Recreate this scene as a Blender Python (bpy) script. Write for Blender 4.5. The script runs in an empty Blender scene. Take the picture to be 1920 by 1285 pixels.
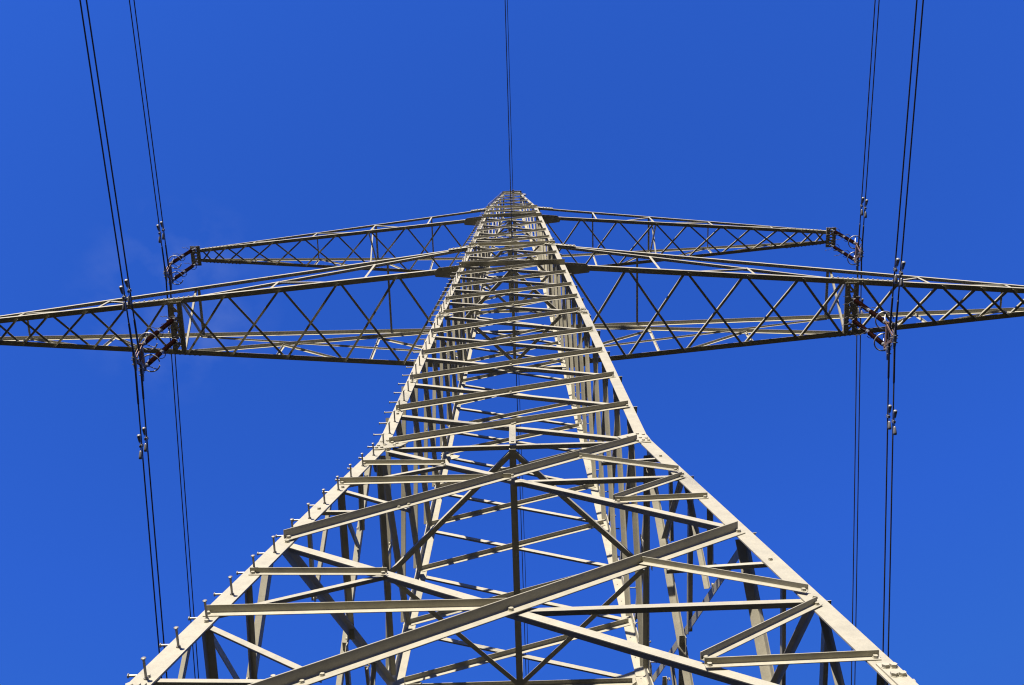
import bpy, bmesh, math, random
from mathutils import Vector, Matrix

random.seed(7)
scene = bpy.context.scene
COL = scene.collection
R = math.radians
V = Vector

# ------------------------------------------------------------------ camera
# world origin: the camera's eye level is z = 0, the field lies at z = -1.6, the pylon's axis is the z axis
GZ = -1.6
cd = bpy.data.cameras.new("camera")
cam = bpy.data.objects.new("camera", cd)
COL.objects.link(cam)
scene.camera = cam
cd.sensor_fit = 'HORIZONTAL'
cd.sensor_width = 36.0
cd.lens = 36.0 * 2050.0 / 1920.0
cd.clip_start = 0.05
cd.clip_end = 6000.0
PITCH, YAW, ROLL = 1.30626154, -0.0245725762, -0.00495181605
fwd = V((math.sin(YAW) * math.cos(PITCH), math.cos(YAW) * math.cos(PITCH), math.sin(PITCH)))
r0 = V((math.cos(YAW), -math.sin(YAW), 0.0))
u0 = r0.cross(fwd)
cr = r0 * math.cos(ROLL) + u0 * math.sin(ROLL)
cu = u0 * math.cos(ROLL) - r0 * math.sin(ROLL)
m = Matrix((cr, cu, -fwd)).transposed().to_4x4()
m.translation = V((0.119937, -6.581122, 0.0))
cam.matrix_world = m

# ------------------------------------------------------------------ sky, sun, exposure
SUN_EL, SUN_AZ = 13.0, 14.0            # azimuth: degrees the light swings from -y towards -x (behind the camera, a little left)
world = bpy.data.worlds.new("World")
scene.world = world
world.use_nodes = True
wt = world.node_tree
wt.nodes.clear()
wo = wt.nodes.new("ShaderNodeOutputWorld")
bg = wt.nodes.new("ShaderNodeBackground")
sky = wt.nodes.new("ShaderNodeTexSky")
sky.sky_type = 'NISHITA'
sky.sun_disc = False
sky.sun_elevation = R(SUN_EL)
sky.sun_rotation = R(180.0 + SUN_AZ)
sky.altitude = 300.0
sky.air_density = 1.0
sky.dust_density = 0.3
sky.ozone_density = 3.0
hsv = wt.nodes.new("ShaderNodeHueSaturation")
hsv.inputs['Hue'].default_value = 0.5
hsv.inputs['Saturation'].default_value = 1.0
hsv.inputs['Value'].default_value = 1.0
tint = wt.nodes.new("ShaderNodeMix")
tint.data_type = 'RGBA'
tint.blend_type = 'MULTIPLY'
tint.inputs[0].default_value = 1.0
tint.inputs[7].default_value = (0.64, 1.44, 3.75, 1.0)
cap = wt.nodes.new("ShaderNodeMix")          # a polarised, evenly deep sky: the glow round the horizon stays down
cap.data_type = 'RGBA'
cap.blend_type = 'DARKEN'
cap.inputs[0].default_value = 1.0
cap.inputs[7].default_value = (0.32, 1.25, 5.6, 1.0)
bg.inputs['Strength'].default_value = 0.0625
wt.links.new(sky.outputs['Color'], hsv.inputs['Color'])
wt.links.new(hsv.outputs['Color'], tint.inputs[6])
wt.links.new(tint.outputs[2], cap.inputs[6])
# a last thin wisp of cloud, left of the pylon
tcw = wt.nodes.new("ShaderNodeTexCoord")
vm = wt.nodes.new("ShaderNodeVectorMath")
vm.operation = 'DOT_PRODUCT'
wdir = (fwd + cr * ((330 - 960) / 2050.0) - cu * ((560 - 642) / 2050.0)).normalized()
vm.inputs[1].default_value = wdir
mrw = wt.nodes.new("ShaderNodeMapRange")
mrw.inputs['From Min'].default_value = math.cos(0.095)
mrw.inputs['From Max'].default_value = math.cos(0.01)
nzw = wt.nodes.new("ShaderNodeTexNoise")
nzw.inputs['Scale'].default_value = 24.0
nzw.inputs['Detail'].default_value = 7.0
nzr = wt.nodes.new("ShaderNodeMapRange")
nzr.inputs['From Min'].default_value = 0.42
nzr.inputs['From Max'].default_value = 0.75
mul = wt.nodes.new("ShaderNodeMath")
mul.operation = 'MULTIPLY'
mu2 = wt.nodes.new("ShaderNodeMath")
mu2.operation = 'MULTIPLY'
mu2.inputs[1].default_value = 0.12
wisp = wt.nodes.new("ShaderNodeMix")
wisp.data_type = 'RGBA'
wisp.inputs[7].default_value = (4.5, 5.5, 7.5, 1.0)
wt.links.new(tcw.outputs['Generated'], vm.inputs[0])
wt.links.new(tcw.outputs['Generated'], nzw.inputs['Vector'])
wt.links.new(vm.outputs['Value'], mrw.inputs['Value'])
wt.links.new(nzw.outputs['Fac'], nzr.inputs['Value'])
wt.links.new(mrw.outputs['Result'], mul.inputs[0])
wt.links.new(nzr.outputs['Result'], mul.inputs[1])
wt.links.new(mul.outputs['Value'], mu2.inputs[0])
wt.links.new(mu2.outputs['Value'], wisp.inputs[0])
wt.links.new(cap.outputs[2], wisp.inputs[6])
wt.links.new(wisp.outputs[2], bg.inputs['Color'])
wt.links.new(bg.outputs['Background'], wo.inputs['Surface'])

sd = bpy.data.lights.new("sun", 'SUN')
sd.energy = 5.0
sd.angle = R(0.5)
sd.color = (1.0, 0.905, 0.775)
sun = bpy.data.objects.new("sun", sd)
COL.objects.link(sun)
sdir = V((math.sin(R(SUN_AZ)) * math.cos(R(SUN_EL)), math.cos(R(SUN_AZ)) * math.cos(R(SUN_EL)), -math.sin(R(SUN_EL))))
sun.rotation_euler = sdir.to_track_quat('-Z', 'Y').to_euler()

scene.cycles.filter_width = 1.15
vs = scene.view_settings
vs.view_transform = 'Standard'
vs.look = 'None'
vs.exposure = 0.87
vs.gamma = 1.0
vs.use_curve_mapping = False


# ------------------------------------------------------------------ materials
def mat(name, col, rough=0.5, metal=0.0, var=0.06, scale=6.0, spec=0.5, streak=None, objvar=0.0, bump=0.0):
    mt = bpy.data.materials.new(name)
    mt.use_nodes = True
    nt = mt.node_tree
    b = nt.nodes["Principled BSDF"]
    b.inputs['Roughness'].default_value = rough
    b.inputs['Metallic'].default_value = metal
    b.inputs['Specular IOR Level'].default_value = spec
    tc = nt.nodes.new("ShaderNodeTexCoord")
    n1 = nt.nodes.new("ShaderNodeTexNoise")
    n1.inputs['Scale'].default_value = scale
    n1.inputs['Detail'].default_value = 6.0
    n1.inputs['Roughness'].default_value = 0.65
    nt.links.new(tc.outputs['Object'], n1.inputs['Vector'])
    rp = nt.nodes.new("ShaderNodeValToRGB")
    rp.color_ramp.elements[0].position = 0.3
    rp.color_ramp.elements[1].position = 0.7
    lo = [max(0.0, c * (1 - 2 * var)) for c in col]
    hi = [min(1.0, c * (1 + var)) for c in col]
    rp.color_ramp.elements[0].color = (*lo, 1)
    rp.color_ramp.elements[1].color = (*hi, 1)
    nt.links.new(n1.outputs['Fac'], rp.inputs['Fac'])
    out = rp.outputs['Color']
    n3 = nt.nodes.new("ShaderNodeTexNoise")
    n3.inputs['Scale'].default_value = scale * 9.0
    n3.inputs['Detail'].default_value = 3.0
    nt.links.new(tc.outputs['Object'], n3.inputs['Vector'])
    m3 = nt.nodes.new("ShaderNodeMapRange")
    m3.inputs['From Min'].default_value = 0.3
    m3.inputs['From Max'].default_value = 0.7
    m3.inputs['To Min'].default_value = 1.0 - var * 1.5
    m3.inputs['To Max'].default_value = 1.0 + var * 0.7
    nt.links.new(n3.outputs['Fac'], m3.inputs['Value'])
    h3 = nt.nodes.new("ShaderNodeHueSaturation")
    nt.links.new(m3.outputs['Result'], h3.inputs['Value'])
    nt.links.new(out, h3.inputs['Color'])
    out = h3.outputs['Color']
    if streak:
        n2 = nt.nodes.new("ShaderNodeTexNoise")
        n2.inputs['Scale'].default_value = 2.3
        n2.inputs['Detail'].default_value = 9.0
        n2.inputs['Roughness'].default_value = 0.75
        nt.links.new(tc.outputs['Object'], n2.inputs['Vector'])
        r2 = nt.nodes.new("ShaderNodeValToRGB")
        r2.color_ramp.elements[0].position = 0.56
        r2.color_ramp.elements[0].color = (0, 0, 0, 1)
        r2.color_ramp.elements[1].position = 0.78
        r2.color_ramp.elements[1].color = (0.55, 0.55, 0.55, 1)
        nt.links.new(n2.outputs['Fac'], r2.inputs['Fac'])
        mx = nt.nodes.new("ShaderNodeMix")
        mx.data_type = 'RGBA'
        nt.links.new(r2.outputs['Color'], mx.inputs[0])
        nt.links.new(out, mx.inputs[6])
        mx.inputs[7].default_value = (*streak, 1)
        out = mx.outputs[2]
    if objvar:
        oi = nt.nodes.new("ShaderNodeObjectInfo")
        mr = nt.nodes.new("ShaderNodeMapRange")
        mr.inputs['To Min'].default_value = 1.0 - objvar
        mr.inputs['To Max'].default_value = 1.0 + objvar * 0.4
        nt.links.new(oi.outputs['Random'], mr.inputs['Value'])
        hv = nt.nodes.new("ShaderNodeHueSaturation")
        nt.links.new(mr.outputs['Result'], hv.inputs['Value'])
        nt.links.new(out, hv.inputs['Color'])
        out = hv.outputs['Color']
    nt.links.new(out, b.inputs['Base Color'])
    rr = nt.nodes.new("ShaderNodeMapRange")
    rr.inputs['To Min'].default_value = max(0.05, rough - 0.12)
    rr.inputs['To Max'].default_value = min(1.0, rough + 0.12)
    nt.links.new(n1.outputs['Fac'], rr.inputs['Value'])
    nt.links.new(rr.outputs['Result'], b.inputs['Roughness'])
    if bump:
        bp = nt.nodes.new("ShaderNodeBump")
        bp.inputs['Strength'].default_value = bump
        bp.inputs['Distance'].default_value = 0.004
        nt.links.new(n1.outputs['Fac'], bp.inputs['Height'])
        nt.links.new(bp.outputs['Normal'], b.inputs['Normal'])
    return mt


STEEL = mat("painted_steel", (0.378, 0.360, 0.284), 0.6, 0.0, 0.06, 9.0, 0.25, streak=(0.29, 0.245, 0.185), objvar=0.10, bump=0.15)
BOLTM = mat("zinc_bolt_steel", (0.42, 0.39, 0.28), 0.45, 0.15, 0.10, 40.0, 0.5)
PINM = mat("step_bolt_zinc", (0.26, 0.25, 0.225), 0.45, 0.25, 0.10, 30.0, 0.5)
CAST = mat("cast_fitting_zinc", (0.30, 0.30, 0.30), 0.40, 0.5, 0.12, 25.0, 0.5)
PORC = mat("brown_glazed_porcelain", (0.095, 0.030, 0.022), 0.2, 0.0, 0.15, 14.0, 0.6)
HORN = mat("dulled_horn_steel", (0.20, 0.20, 0.205), 0.45, 0.5, 0.12, 25.0, 0.5)
RING = mat("arcing_ring_zinc", (0.40, 0.40, 0.39), 0.4, 0.35, 0.12, 25.0, 0.5)
RUSTY = mat("brown_weathered_plate", (0.30, 0.19, 0.13), 0.6, 0.2, 0.2, 18.0, 0.4)
WIREM = mat("weathered_aluminium_wire", (0.10, 0.10, 0.115), 0.6, 0.3, 0.1, 8.0, 0.4)
DAMPM = mat("damper_cast_iron", (0.30, 0.30, 0.31), 0.5, 0.4, 0.15, 25.0, 0.5)
CONC = mat("footing_concrete", (0.35, 0.34, 0.31), 0.9, 0.0, 0.15, 5.0, 0.2)


def ground_mat():
    mt = bpy.data.materials.new("dry_field_grass")
    mt.use_nodes = True
    nt = mt.node_tree
    b = nt.nodes["Principled BSDF"]
    b.inputs['Roughness'].default_value = 0.95
    b.inputs['Specular IOR Level'].default_value = 0.1
    tc = nt.nodes.new("ShaderNodeTexCoord")
    prev = None
    for sc, c0, c1 in ((0.09, (0.026, 0.021, 0.006), (0.036, 0.028, 0.009)), (9.0, (0.020, 0.018, 0.005), (0.042, 0.034, 0.012))):
        n = nt.nodes.new("ShaderNodeTexNoise")
        n.inputs['Scale'].default_value = sc
        n.inputs['Detail'].default_value = 8.0
        nt.links.new(tc.outputs['Object'], n.inputs['Vector'])
        rp = nt.nodes.new("ShaderNodeValToRGB")
        rp.color_ramp.elements[0].position = 0.35
        rp.color_ramp.elements[1].position = 0.65
        rp.color_ramp.elements[0].color = (*c0, 1)
        rp.color_ramp.elements[1].color = (*c1, 1)
        nt.links.new(n.outputs['Fac'], rp.inputs['Fac'])
        if prev is None:
            prev = rp.outputs['Color']
        else:
            mx = nt.nodes.new("ShaderNodeMix")
            mx.data_type = 'RGBA'
            mx.inputs[0].default_value = 0.5
            nt.links.new(prev, mx.inputs[6])
            nt.links.new(rp.outputs['Color'], mx.inputs[7])
            prev = mx.outputs[2]
    nt.links.new(prev, b.inputs['Base Color'])
    return mt


GRASS = ground_mat()


# ------------------------------------------------------------------ helpers
def link(name, bm, material, parent=None, smooth=False):
    me = bpy.data.meshes.new(name)
    bmesh.ops.recalc_face_normals(bm, faces=bm.faces[:])
    if smooth:
        for f in bm.faces:
            f.smooth = True
    bm.to_mesh(me)
    bm.free()
    me.materials.append(material)
    o = bpy.data.objects.new(name, me)
    COL.objects.link(o)
    if parent is not None:
        o.parent = parent
    return o


def tag(o, label=None, cat=None, group=None, kind=None):
    if label:
        o["label"] = label
    if cat:
        o["category"] = cat
    if group:
        o["group"] = group
    if kind:
        o["kind"] = kind
    return o


def frame(p0, p1, u, v):
    d = (p1 - p0).normalized()
    u = (u - d * u.dot(d)).normalized()
    v = v - d * v.dot(d)
    v = (v - u * v.dot(u)).normalized()
    return d, u, v


def prism(bm, prof, p0, p1, u, v):
    """profile points (a, b) along u and v, swept from p0 to p1"""
    ra = [bm.verts.new(p0 + u * a + v * b) for a, b in prof]
    rb = [bm.verts.new(p1 + u * a + v * b) for a, b in prof]
    n = len(prof)
    for i in range(n):
        j = (i + 1) % n
        bm.faces.new((ra[i], ra[j], rb[j], rb[i]))
    bm.faces.new(ra[::-1])
    bm.faces.new(rb)


def angle(bm, p0, p1, u, v, w, t, w2=None):
    """rolled steel angle: heel line p0-p1, one flange along u, the other along v"""
    p0, p1 = V(p0), V(p1)
    d, u, v = frame(p0, p1, V(u), V(v))
    w2 = w2 or w
    r = t * 0.9
    prism(bm, [(0, 0), (w, 0), (w, t * 0.8), (w - t * 0.2, t), (t + r, t), (t, t + r), (t, w2 - t * 0.2), (t * 0.8, w2), (0, w2)], p0, p1, u, v)


def bar(bm, p0, p1, u, v, a, b):
    """flat bar a wide (along u), b thick (along v), centred"""
    p0, p1 = V(p0), V(p1)
    d, u, v = frame(p0, p1, V(u), V(v))
    prism(bm, [(-a / 2, -b / 2), (a / 2, -b / 2), (a / 2, b / 2), (-a / 2, b / 2)], p0, p1, u, v)


def channel(bm, p0, p1, u, v, h, w, t):
    """U channel: web along u (height h), flanges along v (width w)"""
    p0, p1 = V(p0), V(p1)
    d, u, v = frame(p0, p1, V(u), V(v))
    k = h / 2
    prism(bm, [(-k, 0), (k, 0), (k, w), (k - t, w), (k - t, t), (-k + t, t), (-k + t, w), (-k, w)], p0, p1, u, v)


def rod(bm, pts, rad, seg=8, cap=True):
    """round tube along a polyline; rad may be a list"""
    pts = [V(p) for p in pts]
    n = len(pts)
    rads = rad if isinstance(rad, (list, tuple)) else [rad] * n
    rings = []
    ref = None
    for i, p in enumerate(pts):
        d = (pts[min(i + 1, n - 1)] - pts[max(i - 1, 0)]).normalized()
        if ref is None:
            ref = V((0, 0, 1)) if abs(d.z) < 0.9 else V((1, 0, 0))
        a = (ref - d * ref.dot(d)).normalized()
        ref = a
        b = d.cross(a)
        rings.append([bm.verts.new(p + (a * math.cos(2 * math.pi * k / seg) + b * math.sin(2 * math.pi * k / seg)) * rads[i]) for k in range(seg)])
    for i in range(n - 1):
        for k in range(seg):
            l = (k + 1) % seg
            bm.faces.new((rings[i][k], rings[i][l], rings[i + 1][l], rings[i + 1][k]))
    if cap:
        bm.faces.new(rings[0][::-1])
        bm.faces.new(rings[-1])


def hexbolt(bm, p, n, r=0.019, h=0.015):
    """bolt head with its shank end and washer, standing on p along n"""
    p, n = V(p), V(n).normalized()
    a = n.orthogonal().normalized()
    a = Matrix.Rotation(random.random() * 1.05, 3, n) @ a
    b = n.cross(a)
    for rr, z0, z1, sg in ((r * 1.18, 0.0, 0.004, 10), (r, 0.004, h, 6)):
        prism(bm, [(rr * math.cos(2 * math.pi * k / sg), rr * math.sin(2 * math.pi * k / sg)) for k in range(sg)], p + n * z0, p + n * z1, a, b)


def plate(bm, pts, n, t):
    """flat plate: polygon pts, thickened by t along n"""
    n = V(n).normalized()
    a = [bm.verts.new(V(p)) for p in pts]
    b = [bm.verts.new(V(p) + n * t) for p in pts]
    k = len(pts)
    for i in range(k):
        j = (i + 1) % k
        bm.faces.new((a[i], a[j], b[j], b[i]))
    bm.faces.new(a[::-1])
    bm.faces.new(b)


# ------------------------------------------------------------------ ground
bm = bmesh.new()
NR, NS = 26, 64
rings = []
for i in range(NR):
    rr = 2.0 * (1500.0 / 2.0) ** (i / (NR - 1))
    rings.append([bm.verts.new((rr * math.cos(2 * math.pi * k / NS), rr * math.sin(2 * math.pi * k / NS), 0)) for k in range(NS)])
c = bm.verts.new((0, 0, 0))
for k in range(NS):
    bm.faces.new((c, rings[0][k], rings[0][(k + 1) % NS]))
    for i in range(NR - 1):
        bm.faces.new((rings[i][k], rings[i + 1][k], rings[i + 1][(k + 1) % NS], rings[i][(k + 1) % NS]))
ground = link("ground", bm, GRASS)
ground.location = (0, 0, GZ)
tag(ground, "dry olive grass field under the lattice pylon", "field", kind="structure")

# ------------------------------------------------------------------ the pylon's figures
Z1, B1 = 13.1316, 1.725                # level of the waist and the body's half width there
S_UP, S_LO = -0.030283, -0.124093
ZA, ZB = 26.738, 36.828                # bottom chords of the two crossarms
ZAT, ZBT = 30.15, 39.45                # their top chords at the body
ZP, BP = 46.9, 0.445                   # top of the peak
B_BT = B1 + S_UP * (ZBT - Z1)


def hb(z):
    if z <= Z1:
        return B1 + S_LO * (z - Z1)
    if z <= ZBT:
        return B1 + S_UP * (z - Z1)
    return B_BT + (BP - B_BT) * (z - ZBT) / (ZP - ZBT)


def slope(z):
    return S_LO if z < Z1 else (S_UP if z < ZBT else (BP - B_BT) / (ZP - ZBT))


ROT = [Matrix.Rotation(k * math.pi / 2, 3, 'Z') for k in range(4)]   # 0 front, 1 right side, 2 rear, 3 left side

tower = bpy.data.objects.new("transmission_tower", None)
COL.objects.link(tower)
tower.empty_display_size = 1.0
tag(tower, "tall cream steel lattice pylon with two crossarms seen from its foot", "pylon")

TL = 0.014                             # leg plate thickness
LEGW = 0.15


def FP(k, x, z, off=0.0):
    """a point on face k of the body: x across, z up, off metres outside the heel plane"""
    s = slope(z)
    n = V((0, -1, 0))
    return ROT[k] @ (V((x, -hb(z), z)) + n * off)


def FN(k, z):
    """outward normal of face k at height z"""
    s = slope(z)
    return ROT[k] @ V((0, -1, -s)).normalized()


braces = []                            # (name, bmesh builder, approx size on the picture, dict)


def eye_size(p0, p1, w):
    def pr(p):
        d = p - cam.matrix_world.translation
        z = d.dot(fwd)
        if z < 0.5:
            return None
        return V((d.dot(cr) / z, d.dot(cu) / z))
    a, b = pr(p0), pr(p1)
    if a is None or b is None:
        return 0.0
    # clip to the frame
    n, inside = 12, 0
    for i in range(n):
        q = a.lerp(b, (i + 0.5) / n)
        if abs(q.x) < 0.470 and abs(q.y) < 0.315:
            inside += 1
    return (b - a).length * inside / n * w / ((p0 + p1) / 2 - cam.matrix_world.translation).length


def brace(k, x0, z0, x1, z1, w, outer, name, bolts=(0.0, 1.0), ext=0.03, t=None, base=0.0, extra=(), up=False):
    """an angle lying in face k from (x0,z0) to (x1,z1): outer = on the outside of the leg flange, else on its inside"""
    t = t or max(0.006, w * 0.09)
    n = FN(k, (z0 + z1) / 2)
    off = (0.002 + base) if outer else -(TL + 0.002 + base)
    p0, p1 = FP(k, x0, z0 + random.uniform(-0.008, 0.008), off), FP(k, x1, z1 + random.uniform(-0.008, 0.008), off)
    d = (p1 - p0).normalized()
    p0, p1 = p0 - d * ext, p1 + d * ext
    down = n.cross(d)
    if down.z > 0:
        down = -down
    if up:
        down = -down
    heel = -down * (w * 0.42)
    bm = bmesh.new()
    angle(bm, p0 + heel, p1 + heel, down, n if outer else -n, w, t)
    o2 = (t if outer else TL + 0.004 + base)
    rb = 0.013 + 0.085 * w
    for f in bolts:
        q = p0.lerp(p1, (ext + f * ((p1 - p0).length - 2 * ext)) / (p1 - p0).length)
        if outer:
            hexbolt(bm, q + n * (t + 0.0005), n, rb, rb * 1.0)
        else:
            hexbolt(bm, q + n * (TL + 0.004 + base), n, rb, rb * 1.0)
    for f in extra:
        q = p0.lerp(p1, f)
        hexbolt(bm, q + n * ((t + 0.0005) if outer else 0.001), n, rb * 0.8, rb * 0.7)
    braces.append((name, bm, eye_size(p0, p1, w)))


# ------------------------------------------------------------------ legs, splice plates, gussets
legs = []
LV = [GZ + 0.25, Z1, 21.0, ZBT, ZP]
LW = [(0.165, 0.016), (0.15, 0.014), (0.13, 0.012), (0.10, 0.010)]
for k, (sx, sy) in enumerate(((-1, -1), (1, -1), (1, 1), (-1, 1))):
    bm = bmesh.new()
    for i in range(4):
        za, zb = LV[i], LV[i + 1]
        a, b = hb(za), hb(zb)
        w, t = LW[i]
        angle(bm, (sx * a, sy * a, za), (sx * b, sy * b, zb), (-sx, 0, 0), (0, -sy, 0), w, t)
    leg = link("leg", bm, STEEL, tower)
    legs.append(leg)
    # splice plates with their bolts on both flanges
    for zs, ln, wd in ((6.12, 0.62, 0.125), (21.0, 0.50, 0.11), (30.9, 0.4, 0.09)):
        for axis in (0, 1):
            bm = bmesh.new()
            q = []
            for zz in (zs - ln / 2, zs + ln / 2):
                h = hb(zz) + 0.001
                for off in (0.012, 0.012 + wd):
                    q.append(V((sx * (h - off), sy * h, zz)) if axis == 0 else V((sx * h, sy * (h - off), zz)))
            n = V((0, sy, -slope(zs) * 1)) if axis == 0 else V((sx, 0, -slope(zs)))
            plate(bm, [q[0], q[1], q[3], q[2]], n, 0.011)
            for f in (0.1, 0.3, 0.7, 0.9):
                for g in (0.3, 0.72):
                    e = q[0].lerp(q[2], f).lerp(q[1].lerp(q[3], f), g)
                    hexbolt(bm, e + n.normalized() * 0.011, n, 0.026, 0.024)
            link("splice_plate", bm, STEEL, leg)

for k in range(4):
    # waist gussets (two on each face), one bmesh each
    for s in (-1, 1):
        for zc, g, wtop, dz0, dz1 in ((Z1, 0.24, 0.15, -0.30, 0.16), (21.02, 0.20, 0.13, -0.18, 0.12)):
            bm = bmesh.new()
            pts = []
            for dz, xin in ((dz1, wtop - 0.012), (0.02, wtop + g), (dz0 * 0.55, wtop + g * 0.75), (dz0, 0.10), (dz0, 0.03), (dz1, 0.02)):
                zz = zc + dz
                pts.append(FP(k, s * (hb(zz) - xin), zz, 0.0035))
            n = FN(k, zc + 0.3)
            plate(bm, pts, n, 0.010)
            for dx, dz in ((0.05, dz0 * 0.8), (0.11, dz0 * 0.75), (0.05, dz0 * 0.45), (0.12, dz0 * 0.35), (0.05, dz1 * 0.3), (0.12, dz1 * 0.55), (wtop + g * 0.45, -0.03), (wtop + g * 0.4, dz0 * 0.4)):
                zz = zc + dz
                hexbolt(bm, FP(k, s * (hb(zz) - dx), zz, 0.0145), n, 0.021, 0.018)
            link("gusset_plate", bm, STEEL, tower)

# ------------------------------------------------------------------ body bracing, the same on all four faces
NODES = [13.07, 14.52, 16.15, 17.76, 19.35, 21.05, 22.5, 23.95, 25.57, 27.1, 28.68, 30.33, 31.7, 33.3, 35.2, 36.95, 38.2, 39.42]
for k in range(4):
    for i in range(len(NODES) - 1):
        za, zb = NODES[i], NODES[i + 1]
        w = 0.077 - 0.015 * i / 16
        ea = 0.20 if i == 0 else (0.16 if i == 5 else 0.085)
        eb = 0.16 if i == 4 else 0.085
        da, db = (0.08 if i else 0.05), 0.07
        bs = 0.012 if i in (0, 5) else 0.0
        be = 0.012 if i == 4 else 0.0
        base = max(bs, be)
        brace(k, -(hb(za) - ea), za + da, hb(zb) - eb, zb - db, w, True, "diagonal_brace", (0.0, 0.5, 1.0), base=base)
        brace(k, hb(za) - ea, za + da, -(hb(zb) - eb), zb - db, w, False, "diagonal_brace", (0.0, 1.0))
    # lower body: two large crosses with horizontals through the crossing and secondary members
    for zt, zm, zb, ww in ((12.86, 11.27, 9.35, 0.085), (9.35, 7.58, 5.38, 0.096)):
        xt = hb(zt) - (0.20 if zt > 12 else 0.11)
        xb = hb(zb) - 0.11
        dz = 0.06
        t1, b1_ = zt - (0 if zt > 12 else dz), zb + dz
        sh = 0.03 if zt > 12 else 0.055
        brace(k, -xb, b1_ - sh, xt, t1 - sh, ww, True, "diagonal_brace", (0.0, xb / (xb + xt), 1.0), base=0.012 if zt > 12 else 0.0, extra=(0.26, 0.285))
        brace(k, xb, b1_ + 0.02, -xt, t1 + 0.02, ww, False, "diagonal_brace", (0.0, 1.0))
        xm = hb(zm) - 0.07
        brace(k, -xm, zm + 0.03, -0.04, zm, 0.068, True, "horizontal_strut", (0.0,), base=0.0)
        brace(k, 0.06, zm, xm, zm + 0.03, 0.068, False, "horizontal_strut", (1.0,))
        cz = zm
        # midpoints of the four half diagonals and the leg points level with them
        for s in (-1, 1):
            for up in (True, False):
                ze = t1 if up else b1_
                xe = xt if up else xb
                mx_, mz = s * xe * 0.5, (ze + cz) / 2
                on_outer = (s > 0) == up            # that half of the cross is the outer diagonal
                zl = mz + (0.06 if up else 0.02)
                xl = s * (hb(zl) - 0.095)
                # level strut leg -> midpoint, and inclined strut midpoint -> horizontal's end
                if s > 0 and up:
                    o1, o2 = False, True
                elif s > 0:
                    o1, o2 = True, True
                elif up:
                    o1, o2 = True, False
                else:
                    o1, o2 = False, False
                b_ = 0.011 if on_outer else 0.0
                brace(k, xl, zl, mx_ + s * (0.04 if (o1 or not on_outer) else 0.30), mz - 0.03, 0.052, o1, "secondary_strut", (0.0, 1.0), base=b_ if o1 else 0.004)
                zz = zm + (0.14 if up else -0.12)
                brace(k, mx_ + s * 0.03, mz + (0.03 if up else 0.05), s * (hb(zz) - 0.115), zz, 0.055, o2, "secondary_strut", (0.0, 1.0), base=(b_ if o2 else 0.004) + 0.006)
    # waist: two half horizontals and the hanger from the first crossing
    brace(k, -(hb(12.98) - 0.26), 12.98, -0.03, 12.98, 0.07, False, "horizontal_strut", (0.0,))
    brace(k, 0.03, 12.98, hb(12.98) - 0.26, 12.98, 0.07, False, "horizontal_strut", (1.0,))
    bm = bmesh.new()
    n = FN(k, 13.4)
    bar(bm, FP(k, 0, 12.93, 0.014), FP(k, 0, 13.86, 0.014), ROT[k] @ V((1, 0, 0)), n, 0.085, 0.008)
    hexbolt(bm, FP(k, 0, 13.0, 0.019), n, 0.022, 0.018)
    hexbolt(bm, FP(k, 0, 13.76, 0.019), n, 0.022, 0.018)
    link("hanger_strut", bm, STEEL, tower)
    # level members where the crossarms are fixed, and half way between them
    for zz, w, outer in ((ZA + 0.02, 0.125, True), (ZAT, 0.09, True), (31.95, 0.07, False), (ZB + 0.02, 0.105, True), (ZBT, 0.08, True)):
        h = hb(zz) - (0.01 if outer else 0.06)
        brace(k, -h, zz, h, zz, w, outer, "horizontal_strut", (0.02, 0.06, 0.94, 0.98), base=0.012 if outer else 0.006, ext=0.01, up=zz in (ZA + 0.02, ZB + 0.02))
    # peak
    pz = [ZBT + 0.05, 41.4, 43.2, 44.9, 46.5]
    for i in range(4):
        za, zb = pz[i], pz[i + 1]
        brace(k, -(hb(za) - 0.06), za + 0.05, hb(zb) - 0.06, zb - 0.05, 0.046, True, "peak_brace", (0.0, 1.0))
        brace(k, hb(za) - 0.06, za + 0.05, -(hb(zb) - 0.06), zb - 0.05, 0.046, False, "peak_brace", (0.0, 1.0))
    brace(k, -(hb(46.85) - 0.02), 46.85, hb(46.85) - 0.02, 46.85, 0.06, True, "peak_brace", (0.05, 0.95), base=0.008)

# the hundred largest diagonals are meshes of their own, the rest of them one mesh
by_name = {}
for b in braces:
    by_name.setdefault(b[0], []).append(b)
for name, lst in by_name.items():
    lst.sort(key=lambda b: -b[2])
    for b in lst[:98]:
        link(name, b[1], STEEL, tower)
    rest = lst[98:]
    if rest:
        bmr = bmesh.new()
        for b in rest:
            me = bpy.data.meshes.new("tmp")
            b[1].to_mesh(me)
            b[1].free()
            bmr.from_mesh(me)
            bpy.data.meshes.remove(me)
        o = link(name, bmr, STEEL, tower)
        o["kind"] = "stuff"

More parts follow.
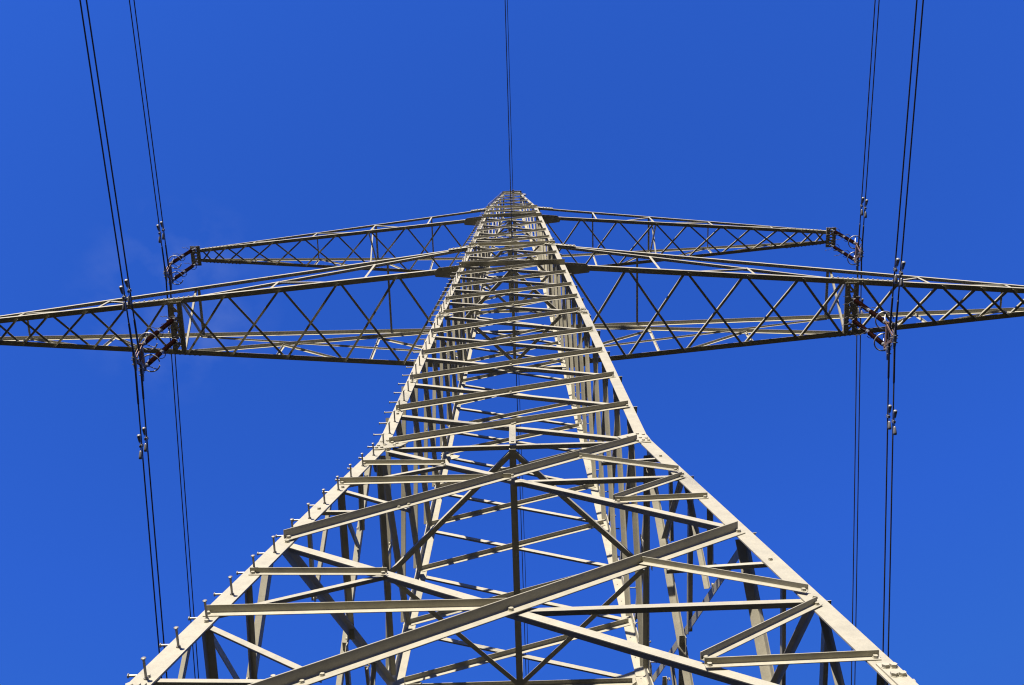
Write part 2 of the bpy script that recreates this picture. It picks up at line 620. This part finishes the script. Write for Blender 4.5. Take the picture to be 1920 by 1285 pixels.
# ------------------------------------------------------------------ plan bracing inside the body
for zz, w, wc, dbl in ((12.9, 0.064, 0.086, 0), (ZA + 0.02, 0.085, 0.075, 0), (31.85, 0.075, 0.11, 1), (ZB + 0.02, 0.06, 0.10, 1)):
    h = hb(zz) - 0.05
    mids = [V((0, -h, zz)), V((h, 0, zz)), V((0, h, zz)), V((-h, 0, zz))]
    for i in range(4):
        a, b = mids[i], mids[(i + 1) % 4]
        d = (b - a).normalized()
        bm = bmesh.new()
        inn = V((-(a + b).x, -(a + b).y, 0))
        angle(bm, a + d * 0.05, b - d * 0.05, inn, (0, 0, 1), w, 0.008)
        link("plan_brace", bm, STEEL, tower)
    bm = bmesh.new()
    if dbl:
        for s in (-1, 1):
            angle(bm, (s * 0.03, -h, zz - 0.012), (s * 0.03, h, zz - 0.012), (s, 0, 0), (0, 0, 1), wc, 0.009)
    else:
        angle(bm, (-wc / 2, -h, zz - 0.012), (-wc / 2, h, zz - 0.012), (1, 0, 0), (0, 0, 1), wc, 0.009)
    link("plan_beam", bm, STEEL, tower)

# side struts (a level member along each side at the waist) are part of the faces above

# ------------------------------------------------------------------ step bolts on two opposite legs
def step_pin(bm, p, n):
    p, n = V(p), V(n)
    rod(bm, [p - n * 0.02, p + n * 0.150], 0.0095, 8)
    rod(bm, [p + n * 0.150, p + n * 0.153, p + n * 0.160, p + n * 0.164], [0.011, 0.0175, 0.0175, 0.010], 10)
    rod(bm, [p + n * 0.0005, p + n * 0.012], 0.017, 6)


rest = bmesh.new()
ns = 0
z = 2.47
while z < ZP - 0.2:
    for j, dz in ((0, 0.0), (1, 0.25)):
        zz = z + dz
        h = hb(zz)
        g = 0.095 if zz < 21 else (0.08 if zz < ZBT else 0.06)
        for s in (-1, 1):
            if j == 0:
                p, n = V((s * (h - g), s * h, zz)), V((0, s, 0))
            else:
                p, n = V((s * h, s * (h - g), zz)), V((s, 0, 0))
            if s < 0 and zz > 5.9 and ns < 99:
                bm = bmesh.new()
                step_pin(bm, p, n)
                link("step_bolt", bm, PINM, legs[0])
                ns += 1
            else:
                step_pin(rest, p, n)
    z += 0.505
o = link("step_bolt", rest, PINM, tower)
o["kind"] = "stuff"

# ------------------------------------------------------------------ peak fittings and footings
b = BP - 0.02
ct, zt_ = 0.35, ZP + 1.4
for sx in (-1, 1):
    for sy in (-1, 1):
        bm = bmesh.new()
        angle(bm, (sx * b, sy * b, ZP - 0.05), (sx * ct, sy * ct, zt_), (-sx, 0, 0), (0, -sy, 0), 0.07, 0.008)
        link("peak_post", bm, STEEL, tower)
bm = bmesh.new()
for s in (-1, 1):
    angle(bm, (-ct - 0.03, s * ct, zt_ - 0.02), (ct + 0.03, s * ct, zt_ - 0.02), (0, 0, -1), (0, s, 0), 0.08, 0.008)
    angle(bm, (s * ct, -ct - 0.08, zt_ - 0.03), (s * ct, ct + 0.08, zt_ - 0.03), (0, 0, -1), (s, 0, 0), 0.07, 0.008)
    channel(bm, (s * 0.05, -ct - 0.12, zt_ + 0.04), (s * 0.05, ct + 0.12, zt_ + 0.04), (0, 0, 1), (s, 0, 0), 0.10, 0.05, 0.008)
link("peak_cap", bm, STEEL, tower)
bm = bmesh.new()
bar(bm, (0.04, -ct - 0.06, zt_ - 0.25), (0.04, -ct - 0.06, zt_ + 0.06), (1, 0, 0), (0, 1, 0), 0.09, 0.02)
rod(bm, [(0.04, -ct - 0.16, zt_ - 0.25), (0.04, 0.0, zt_ - 0.26), (0.04, ct + 0.1, zt_ - 0.27)], 0.035, 8)
link("wire_clamp", bm, CAST, tower)
bm = bmesh.new()
bar(bm, (b - 0.02, -b - 0.03, ZP - 0.30), (b + 0.14, -b - 0.03, ZP - 0.18), (0, 0, 1), (0, 1, 0), 0.20, 0.03)
bar(bm, (b + 0.10, -b - 0.04, ZP - 0.55), (b + 0.10, -b - 0.04, ZP - 0.05), (1, 0, 0), (0, 1, 0), 0.10, 0.05)
link("peak_bracket", bm, CAST, tower)
bm = bmesh.new()
plate(bm, [(-0.16, -hb(31.9) - 0.03, 31.84), (0.16, -hb(31.9) - 0.03, 31.84), (0.16, -hb(31.9) - 0.03, 31.98), (-0.16, -hb(31.9) - 0.03, 31.98)], (0, -1, 0), 0.012)
for dx in (-0.12, -0.07, 0.07, 0.12):
    hexbolt(bm, (dx, -hb(31.9) - 0.042, 31.91), (0, -1, 0), 0.02, 0.018)
bar(bm, (0, -hb(31.9) - 0.042, 31.9), (0, -hb(31.9) - 0.2, 31.88), (1, 0, 0), (0, 0, 1), 0.05, 0.014)
link("cable_bracket", bm, STEEL, tower)
for sx in (-1, 1):
    for sy in (-1, 1):
        h = hb(GZ + 0.2) - 0.03
        bm = bmesh.new()
        rod(bm, [(sx * h, sy * h, GZ - 0.3), (sx * h, sy * h, GZ + 0.42), (sx * h, sy * h, GZ + 0.5)], [0.55, 0.5, 0.44], 24)
        link("footing", bm, CONC, tower)


# ------------------------------------------------------------------ crossarms
def crossarm(sg, zc, zt, xs, xtip, ytip, zrise, cw, tw, lw, inner, posts, frames, ties, splices):
    """sg = -1 / +1 side of the body; xs lattice nodes from the body outwards"""
    h0, ht = hb(zc), hb(zt)

    def yb(x):
        return h0 + (ytip - h0) * (x - h0) / (xtip - h0)

    def A(x, f):                       # a point on the top chord, f = -1 front, +1 rear
        q = (x - ht) / (xtip - ht)
        return V((sg * x, f * (ht + (ytip - ht) * q), zt + (zc + zrise - zt) * q))

    def Bp(x, f):                      # bottom chord
        return V((sg * x, f * yb(x), zc))

    def S(x, f):                       # inclined strut from the body's top node to the inner hanging point
        if inner is None:
            return A(x, f)
        a, b = A(ht, f), Bp(inner, f)
        q = (x - ht) / (inner - ht)
        return a.lerp(b, q) + V((0, 0, 0.05))

    bm = bmesh.new()
    for f in (-1, 1):
        angle(bm, Bp(h0 - 0.02, f) + V((0, 0, -0.01)), Bp(xtip, f) + V((0, 0, -0.01)), (0, 0, 1), (0, -f, 0), cw * 0.85, 0.010, cw)
    arm = link("crossarm", bm, STEEL, tower)
    for f in (-1, 1):
        # joint plate under the chord at the body
        yy = yb(h0)
        bm = bmesh.new()
        plate(bm, [(sg * (h0 - 0.02), f * (yy + 0.06), zc - 0.013), (sg * (h0 + 0.52), f * (yy + 0.01), zc - 0.013), (sg * (h0 + 0.64), f * (yy - 0.10), zc - 0.013),
                   (sg * (h0 + 0.60), f * (yy - 0.22), zc - 0.013), (sg * (h0 + 0.10), f * (yy - 0.27), zc - 0.013), (sg * (h0 - 0.02), f * (yy - 0.16), zc - 0.013)], (0, 0, -1), 0.012)
        for dx, dy in ((0.14, -0.02), (0.22, -0.03), (0.32, -0.04), (0.42, -0.05), (0.14, -0.14), (0.26, -0.16), (0.38, -0.17)):
            hexbolt(bm, (sg * (h0 + dx), f * (yy + dy), zc - 0.025), (0, 0, -1), 0.018, 0.016)
        link("joint_plate", bm, STEEL, arm)
        # plate that splices the top chord to the body
        bm = bmesh.new()
        a, b = A(ht - 0.30, f), A(ht + 0.55, f)
        n = V((0, f, 0))
        dn = V((0, 0, -0.21))
        o_ = n * 0.016 + V((0, 0, 0.05))
        plate(bm, [a + o_, b + o_, b + o_ + dn, a + o_ + dn], n, 0.010)
        for q in (0.05, 0.15, 0.25, 0.4, 0.6, 0.72, 0.84, 0.95):
            hexbolt(bm, a.lerp(b, q) + o_ + n * 0.010 + dn * 0.5, n, 0.026, 0.024)
        link("splice_plate", bm, STEEL, arm)
        for xa, xb_ in splices:
            bm = bmesh.new()
            e = V((0, f * 0.001, 0.0))
            up_ = V((0, 0, cw * 0.8))
            plate(bm, [Bp(xa, f) + e, Bp(xb_, f) + e, Bp(xb_, f) + e + up_, Bp(xa, f) + e + up_], (0, f, 0), 0.007)
            x = xa + 0.06
            while x < xb_:
                hexbolt(bm, Bp(x, f) + V((0, f * 0.008, cw * 0.45)), (0, f, 0), 0.022, 0.022)
                x += 0.125
            link("splice_plate", bm, STEEL, arm)
    for f in (-1, 1):
        bm = bmesh.new()
        angle(bm, A(ht - 0.02, f), A(xtip, f), (0, 0, -1), (0, -f, 0), tw, 0.008)
        link("top_chord", bm, STEEL, arm)
        if inner is not None:
            bm = bmesh.new()
            angle(bm, S(ht + 0.05, f) + V((0, -f * 0.02, 0)), S(inner, f) + V((0, -f * 0.02, 0)), (0, 0, -1), (0, -f, 0), tw * 0.9, 0.008)
            link("inclined_strut", bm, STEEL, arm)
        # posts and the inclined bars between chord and strut
        for x, to_x, outer in posts:
            top = A(x, f) if (inner is None or outer) else S(x, f)
            bm = bmesh.new()
            angle(bm, Bp(x, f) + V((0, -f * 0.012, 0)), top + V((0, -f * 0.012, 0)), (-sg, 0, 0), (0, -f, 0), lw, 0.006)
            link("arm_post", bm, STEEL, arm)
            if to_x is not None:
                bm = bmesh.new()
                angle(bm, top + V((0, -f * 0.024, -0.02)), Bp(to_x, f) + V((0, -f * 0.024, 0.04)), (0, 0, -1), (0, -f, 0), lw, 0.006)
                link("arm_web", bm, STEEL, arm)
    # bottom lattice: X panels between the chords, one bar above the other
    nodes = [h0 - 0.05] + xs
    for i in range(len(nodes) - 1):
        xa, xb_ = nodes[i], nodes[i + 1]
        e = 0.03 if i else 0.10
        for f in (-1, 1):
            a = Bp(xa + e, f) + V((0, -f * 0.05, 0.004 if f < 0 else 0.012))
            b = Bp(xb_ - 0.02, -f) + V((0, f * 0.05, 0.004 if f < 0 else 0.012))
            d = (b - a).normalized()
            side = V((0, 0, 1)).cross(d)
            bm = bmesh.new()
            if f < 0:
                angle(bm, a - side * lw * 0.5, b - side * lw * 0.5, side, (0, 0, -1), lw, 0.006)
            else:
                angle(bm, a - side * lw * 0.5 + V((0, 0, 0.001)), b - side * lw * 0.5 + V((0, 0, 0.001)), side, (0, 0, 1), lw, 0.006)
            link("lattice_brace", bm, STEEL, arm)
    # cross ties between the two top chords
    for x, w_ in ties:
        bm = bmesh.new()
        a, b = A(x, -1), A(x, 1)
        angle(bm, a + V((0, 0.02, -0.02)), b + V((0, -0.02, -0.02)), (-sg, 0, 0), (0, 0, -1), w_, 0.006)
        link("cross_tie", bm, STEEL, arm)
    for x in frames:
        bm = bmesh.new()
        angle(bm, Bp(x, -1) + V((0, 0.03, 0.03)), A(x, 1) + V((0, -0.03, -0.03)), (sg, 0, 0), (0, 0, 1), lw * 0.9, 0.006)
        link("frame_brace", bm, STEEL, arm)
        bm = bmesh.new()
        angle(bm, Bp(x, 1) + V((sg * 0.02, -0.03, 0.03)), A(x, -1) + V((sg * 0.02, 0.03, -0.03)), (sg, 0, 0), (0, 0, 1), lw * 0.9, 0.006)
        link("frame_brace", bm, STEEL, arm)
    return arm, A, Bp


def hanging_beam(arm, sg, xc, zc, ylen, half=0.108):
    """two channels between the bottom chords that carry an insulator pair, tied by batten plates"""
    wb = 0.115
    for s in (-1, 1):
        bm = bmesh.new()
        x = sg * xc + s * half
        channel(bm, (x, -ylen, zc - 0.055), (x, ylen, zc - 0.055), (s, 0, 0), (0, 0, 1), wb, 0.05, 0.009)
        for q in range(10):
            y = -ylen + 0.06 + q * (2 * ylen - 0.12) / 9
            hexbolt(bm, (x - s * 0.030, y, zc - 0.0555), (0, 0, -1), 0.017, 0.016)
            hexbolt(bm, (x - s * wb / 2 , y + 0.03, zc - 0.03), (-s, 0, 0), 0.017, 0.02)
        link("hanging_beam", bm, STEEL, arm)
    n = 6
    for q in range(n + 1):
        bm = bmesh.new()
        y = -ylen + 0.03 + (2 * ylen - 0.06) * q / n
        bar(bm, (sg * xc - half + 0.002, y, zc - 0.066), (sg * xc + half - 0.002, y, zc - 0.066), (0, 1, 0), (0, 0, 1), 0.05, 0.008)
        link("batten_plate", bm, STEEL, arm)
    for f in (-1, 1):
        bm = bmesh.new()
        bar(bm, (sg * xc - half + 0.003, f * (ylen - 0.06), zc - 0.075), (sg * xc + half - 0.003, f * (ylen - 0.30), zc - 0.075), (0, 1, 0), (0, 0, 1), 0.05, 0.008)
        link("lacing_bar", bm, STEEL, arm)


XA_IN, XB_IN = 8.475, 10.82
for sg in (-1, 1):
    arm, A, Bp = crossarm(
        sg, ZA, ZAT, [2.86, 4.33, 5.80, 7.19, 8.30, 8.68, 9.66, 10.68, 11.65, 12.45, 13.1, 13.62, 14.05], 14.15, 0.25, 0.16, 0.128, 0.10, 0.058, 8.32,
        posts=((3.72, None, False), (6.1, 4.35, False), (10.5, 9.35, True), (12.55, 10.75, True), (13.4, None, True)),
        frames=(8.34,), ties=((3.45, 0.05), (8.34, 0.06), (12.5, 0.04)), splices=((7.95, 9.55),))
    hanging_beam(arm, sg, XA_IN, ZA, 0.66)
    # bar from the body's upper node level to the hanging frame
    for f in (1,):
        bm = bmesh.new()
        angle(bm, (sg * 1.36, f * 1.22, 27.75), A(8.3, f) + V((0, -f * 0.03, -0.22)), (0, 0, -1), (0, -f, 0), 0.045, 0.006)
        link("arm_web", bm, STEEL, arm)
        bm = bmesh.new()
        angle(bm, (sg * 1.42, f * 1.24, 27.55), Bp(3.72, f) + (V((0, -f * 0.03, 2.35))), (0, 0, -1), (0, -f, 0), 0.06, 0.006)
        link("arm_web", bm, STEEL, arm)
    arm, A, Bp = crossarm(
        sg, ZB, ZBT, [2.35, 3.59, 4.83, 5.97, 7.11, 8.13, 9.05, 9.76, 10.26, 10.62], 10.68, 0.215, 0.13, 0.108, 0.08, 0.050, None,
        posts=((2.9, None, False), (4.85, 3.7, False), (6.85, 5.1, False), (8.9, 7.2, False)),
        frames=(4.87,), ties=((2.9, 0.045), (4.85, 0.06), (6.85, 0.035)), splices=((9.3, 10.6),))
    hanging_beam(arm, sg, XB_IN, ZB, 0.34, 0.105)


# ------------------------------------------------------------------ insulator assemblies (origin on the beam they hang from)
def lathe(bm, prof, seg=14, centre=(0, 0, 0)):
    cx, cy, cz = centre
    rings = [[bm.verts.new((cx + r * math.cos(2 * math.pi * k / seg), cy + r * math.sin(2 * math.pi * k / seg), cz + z)) for k in range(seg)] for r, z in prof]
    for i in range(len(prof) - 1):
        for k in range(seg):
            l = (k + 1) % seg
            bm.faces.new((rings[i][k], rings[i][l], rings[i + 1][l], rings[i + 1][k]))
    bm.faces.new(rings[0])
    bm.faces.new(rings[-1][::-1])


def rod_profile(z0, z1, n):
    prof = [(0.030, z0)]
    pitch = (z0 - z1) / n
    for i in range(n):
        zt = z0 - pitch * i
        prof += [(0.034, zt - pitch * 0.10), (0.058, zt - pitch * 0.50), (0.059, zt - pitch * 0.58), (0.036, zt - pitch * 0.72)]
    prof.append((0.030, z1))
    return prof


def arc_pts(c, r, a0, a1, n, tilt=0.0):
    return [(c[0] + r * math.cos(a0 + (a1 - a0) * i / n), c[1] + r * math.sin(a0 + (a1 - a0) * i / n), c[2] + tilt * math.sin(a0 + (a1 - a0) * i / n)) for i in range(n + 1)]


def make_insulator():
    """hangs outwards to +x; copies are turned about z for the other side"""
    root = bpy.data.objects.new("insulator_assembly", None)
    COL.objects.link(root)
    for s in (-1, 1):
        y = s * 0.262
        bm = bmesh.new()
        lathe(bm, rod_profile(-0.34, -1.34, 22), 12, (0, y, 0))
        lathe(bm, rod_profile(-1.52, -2.52, 22), 12, (0, y, 0))
        o = link("insulator_rod", bm, PORC, root)
        bm = bmesh.new()
        for za, zb in ((-0.27, -0.36), (-1.32, -1.42), (-1.44, -1.54), (-2.50, -2.60)):
            lathe(bm, [(0.03, za), (0.046, za - 0.012), (0.046, zb + 0.012), (0.03, zb)], 12, (0, y, 0))
        rod(bm, [(0, y, -0.05), (0, y, -0.27)], 0.014, 8)
        bar(bm, (0, y, -0.04), (0, y, -0.17), (1, 0, 0), (0, 1, 0), 0.055, 0.03)
        rod(bm, [(0, y, -1.40), (0, y, -1.46)], 0.018, 8)
        rod(bm, [(0, y, -2.58), (0, y, -2.74)], 0.016, 8)
        link("end_cap", bm, CAST, o)
        # horns: two bent rods at the top, a pair at the joint, and an open loop under each
        for zz, ln, e in ((-0.30, 0.30, 0.05), (-1.36, 0.30, 0.04)):
            for q in (-1, 1):
                bm = bmesh.new()
                rod(bm, [(0.03, y + q * 0.03, zz), (0.10, y + q * 0.05, zz + 0.02), (0.17, y + q * (0.05 + e), zz + 0.01), (0.24, y + q * (0.035 + e), zz - 0.02), (ln, y + q * (0.06 + e), zz - 0.01)], 0.0085, 6)
                link("arcing_horn", bm, HORN, o)
        for zz in (-0.40, -1.56):
            bm = bmesh.new()
            rod(bm, arc_pts((-0.03, y, zz), 0.115, R(70), R(330), 16), 0.0085, 6)
            rod(bm, [(0, y, zz + 0.02), (-0.03 + 0.115 * math.cos(R(200)), y + 0.115 * math.sin(R(200)), zz)], 0.0085, 6)
            link("horn_loop", bm, HORN, o)
        bm = bmesh.new()
        c = (-0.05, y, -2.36)
        rod(bm, arc_pts(c, 0.205, R(-165), R(172), 34), 0.016, 8)
        rod(bm, [(0, y, -2.56), (-0.02, y + 0.07, -2.46), (-0.05, y + 0.14, -2.38), (-0.05, y + 0.205, -2.36)], 0.011, 6)
        rod(bm, [(0, y, -2.56), (-0.04, y - 0.05, -2.46), (-0.12, y - 0.12, -2.38), (-0.19, y - 0.15, -2.36)], 0.011, 6)
        link("arcing_ring", bm, RING, o)
    # yoke: a bar joins both strings; links run down from it to the two clamps, one above the other
    bm = bmesh.new()
    bar(bm, (0.02, -0.33, -2.70), (0.02, 0.31, -2.72), (0, 0, 1), (1, 0, 0), 0.085, 0.016)
    bar(bm, (-0.02, -0.33, -2.70), (-0.02, 0.31, -2.72), (0, 0, 1), (1, 0, 0), 0.085, 0.016)
    for yy in (-0.30, -0.262, 0.262, 0.29):
        rod(bm, [(-0.055, yy, -2.71), (0.055, yy, -2.71)], 0.017, 6)
    link("yoke_plate", bm, RUSTY, root)
    for ya, za, yb_, zb in ((0.26, -2.73, 0.10, -3.16), (-0.22, -2.73, 0.02, -3.16), (-0.29, -2.72, -0.30, -2.84)):
        bm = bmesh.new()
        for xo in (-0.028, 0.028):
            bar(bm, (xo, ya, za), (xo, yb_, zb), (0, 1, 0), (1, 0, 0), 0.055, 0.012)
        rod(bm, [(-0.05, yb_, zb + 0.02), (0.05, yb_, zb + 0.02)], 0.018, 6)
        link("link_strap", bm, RUSTY, root)
    bm = bmesh.new()
    plate(bm, [(-0.008, -0.03, -3.10), (-0.008, 0.16, -3.10), (-0.008, 0.14, -3.21), (-0.008, -0.01, -3.21)], (1, 0, 0), 0.016)
    for yy, zz in ((0.02, -3.13), (0.11, -3.13), (0.06, -3.18)):
        hexbolt(bm, (0.008, yy, zz), (1, 0, 0), 0.024, 0.03)
    link("hanger_plate", bm, RUSTY, root)
    for yc, zz in ((-0.30, -2.88), (0.06, -3.24)):
        bm = bmesh.new()
        rod(bm, [(0, yc - 0.24, zz + 0.012), (0, yc - 0.15, zz + 0.002), (0, yc, zz), (0, yc + 0.15, zz + 0.002), (0, yc + 0.24, zz + 0.012)], [0.026, 0.038, 0.046, 0.038, 0.026], 10)
        bar(bm, (0, yc - 0.07, zz + 0.05), (0, yc + 0.07, zz + 0.05), (0, 0, 1), (1, 0, 0), 0.10, 0.06)
        for q in (-0.08, 0.08):
            rod(bm, [(0.0, yc + q, zz - 0.07), (0.0, yc + q, zz + 0.10)], 0.013, 6)
            rod(bm, [(-0.05, yc + q, zz - 0.045), (0.05, yc + q, zz - 0.045)], 0.014, 6)
        rod(bm, [(-0.08, yc, zz + 0.06), (0.09, yc, zz + 0.06)], 0.019, 6)
        link("suspension_clamp", bm, CAST, root)
    return root


def copy_tree(o, parent=None):
    cpy = o.copy()
    COL.objects.link(cpy)
    cpy.parent = parent
    for ch in list(o.children):
        copy_tree(ch, cpy)
    return cpy


UP = 0.13                              # the upper assemblies hang that much lower on longer links
ins0 = make_insulator()
ins = []
for i, (sg, x, zc, lab) in enumerate((
        (-1, XA_IN, ZA, "brown double insulator hanging beneath the left half of the lower crossarm"),
        (1, XA_IN, ZA, "brown double insulator hanging beneath the right half of the lower crossarm"),
        (-1, XB_IN, ZB, "brown double insulator hanging from the left tip of the upper crossarm"),
        (1, XB_IN, ZB, "brown double insulator hanging from the right tip of the upper crossarm"))):
    o = ins0 if i == 0 else copy_tree(ins0)
    o.location = (sg * x, 0.0, zc - 0.02 - (UP if zc == ZB else 0.0))
    if sg < 0:
        o.rotation_euler = (0, 0, math.pi)
    tag(o, lab, "insulator", "double insulators under the crossarms")
    if zc == ZB:
        bm = bmesh.new()
        for s in (-1, 1):
            bar(bm, (0, s * 0.262, 0.16), (0, s * 0.262, -0.06), (1, 0, 0), (0, 1, 0), 0.05, 0.022)
        link("link_plate", bm, CAST, o)


# ------------------------------------------------------------------ wires
def wire_z(z0, mn, mf, y):
    """parabolic sag, mn / mf the slope at the pylon on the near (-y) and far (+y) side"""
    a = abs(y)
    mm = mn if y < 0 else mf
    return z0 - mm * a + mm * a * a / 320.0


def wire(name, x, z0, mn, mf, dn, df, rad, label, cat, group=None, y0=0.0, armour=0.0, spans=(-150, 150)):
    ys = []
    y = spans[0]
    for step in (-150, -120, -95, -75, -58, -45, -34, -26, -20, -15, -11, -8, -5.5, -3.5, -2, -1, 0, 1, 2, 3.5, 5.5, 8, 11, 15, 20, 26, 34, 45, 58, 75, 95, 120, 150):
        if spans[0] <= step <= spans[1]:
            ys.append(step)
    bm = bmesh.new()
    rod(bm, [(x + (dn * (-yy) if yy < 0 else df * yy), y0 + yy, wire_z(z0, mn, mf, yy)) for yy in ys], rad, 8)
    o = link(name, bm, WIREM, None, smooth=True)
    tag(o, label, cat, group)
    if armour:
        bm = bmesh.new()
        rod(bm, [(x + (dn * (-yy) if yy < 0 else df * yy), y0 + yy, wire_z(z0, mn, mf, yy)) for yy in (-armour, -armour + 0.04, -0.5, 0, 0.5, armour - 0.04, armour)], [rad, rad * 1.42, rad * 1.42, rad * 1.42, rad * 1.42, rad * 1.42, rad], 8)
        link("armour_rod", bm, WIREM, o, smooth=True)
    return o


zl, zu = ZA - 0.02, ZB - 0.02 - UP
WG = "power conductors"
specs = [
    # x, z, near slope, far slope, near dx, far dx, label
    (-XA_IN, zl - 3.24, 0.070, 0.117, 0.000, 0.002, "dark conductor of the outermost pair at left, the outer wire clamped lower on the insulator"),
    (-XA_IN, zl - 2.88, 0.072, 0.117, 0.000, 0.002, "dark conductor of the outermost pair at left, the inner wire clamped higher on the insulator"),
    (XA_IN, zl - 3.24, 0.070, 0.135, -0.006, -0.003, "dark conductor of the outermost pair at right, the outer wire clamped lower on the insulator"),
    (XA_IN, zl - 2.88, 0.070, 0.135, -0.006, -0.003, "dark conductor of the outermost pair at right, the inner wire clamped higher on the insulator"),
    (-XB_IN, zu - 3.24, 0.055, 0.133, 0.000, 0.000, "thin conductor of the upper crossarm's left pair, the outer wire of the two"),
    (-XB_IN, zu - 2.88, 0.055, 0.133, 0.002, 0.000, "thin conductor of the upper crossarm's left pair, the inner wire of the two"),
    (XB_IN, zu - 3.24, 0.050, 0.133, -0.002, -0.001, "thin conductor of the upper crossarm's right pair, the outer wire of the two"),
    (XB_IN, zu - 2.88, 0.050, 0.133, -0.002, -0.001, "thin conductor of the upper crossarm's right pair, the inner wire of the two"),
]
for x, z0, mn, mf, dn, df, lab in specs:
    wire("conductor_wire", x, z0, mn, mf, dn, df, 0.0172, lab, "power line", WG, armour=0.95)
wire("earth_wire", 0.04, zt_ - 0.26, 0.055, 0.125, 0.0, 0.004, 0.013, "thin earth wire running to the very top of the pylon's peak", "earth wire")
wire("optical_cable", 0.0, 31.86, 0.060, 0.12, 0.001, 0.003, 0.012, "thin cable fixed to the pylon's front face below the upper crossarm", "cable", y0=-hb(31.9) - 0.18)


# ------------------------------------------------------------------ vibration dampers on the wires
def make_damper():
    """hangs under a wire that runs along y; origin on the wire"""
    root = bpy.data.objects.new("vibration_damper", None)
    COL.objects.link(root)
    bm = bmesh.new()
    bar(bm, (0, 0, 0.03), (0, 0, -0.10), (0, 1, 0), (1, 0, 0), 0.055, 0.05)
    rod(bm, [(0, -0.035, 0.0), (0, 0.035, 0.0)], 0.032, 10)
    rod(bm, [(-0.04, 0, -0.03), (0.05, 0, -0.03)], 0.010, 6)
    link("wire_clamp", bm, CAST, root)
    bm = bmesh.new()
    rod(bm, [(0, -0.20, -0.125), (0, -0.1, -0.10), (0, 0, -0.09), (0, 0.1, -0.10), (0, 0.20, -0.125)], 0.0075, 6)
    link("messenger_cable", bm, CAST, root)
    for s in (-1, 1):
        bm = bmesh.new()
        rod(bm, [(0, s * 0.095, -0.10), (0, s * 0.12, -0.105), (0, s * 0.23, -0.130), (0, s * 0.27, -0.138), (0, s * 0.285, -0.142)], [0.020, 0.030, 0.043, 0.043, 0.026], 12)
        link("damper_weight", bm, DAMPM, root, smooth=True)
    return root


d0 = make_damper()
first = True
DL = {0: "outer wire of the left lower pair", 1: "inner wire of the left lower pair", 2: "outer wire of the right lower pair", 3: "inner wire of the right lower pair",
      4: "outer wire of the left upper pair", 5: "inner wire of the left upper pair", 6: "outer wire of the right upper pair", 7: "inner wire of the right upper pair"}
for i, yn, yf in ((0, -1.54, 1.88), (1, -1.61, 1.84), (2, -1.58, 1.80), (3, -1.58, 1.80), (4, -1.36, 1.62), (5, -1.40, 1.66), (6, -1.49, 1.60), (7, -1.51, 1.60)):
    x, z0, mn, mf, dn, df, lab = specs[i]
    for yy in (yn, yf):
        o = d0 if first else copy_tree(d0)
        first = False
        mm = mn if yy < 0 else mf
        o.location = (x + (dn if yy < 0 else df) * abs(yy), yy, wire_z(z0, mn, mf, yy))
        o.rotation_euler = (math.atan(mm) * (1 if yy < 0 else -1), 0, 0)
        where = "above its insulator" if yy < 0 else "below its insulator"
        tag(o, "damper on the " + DL[i] + ", " + where, "damper", "vibration dampers on the conductors")
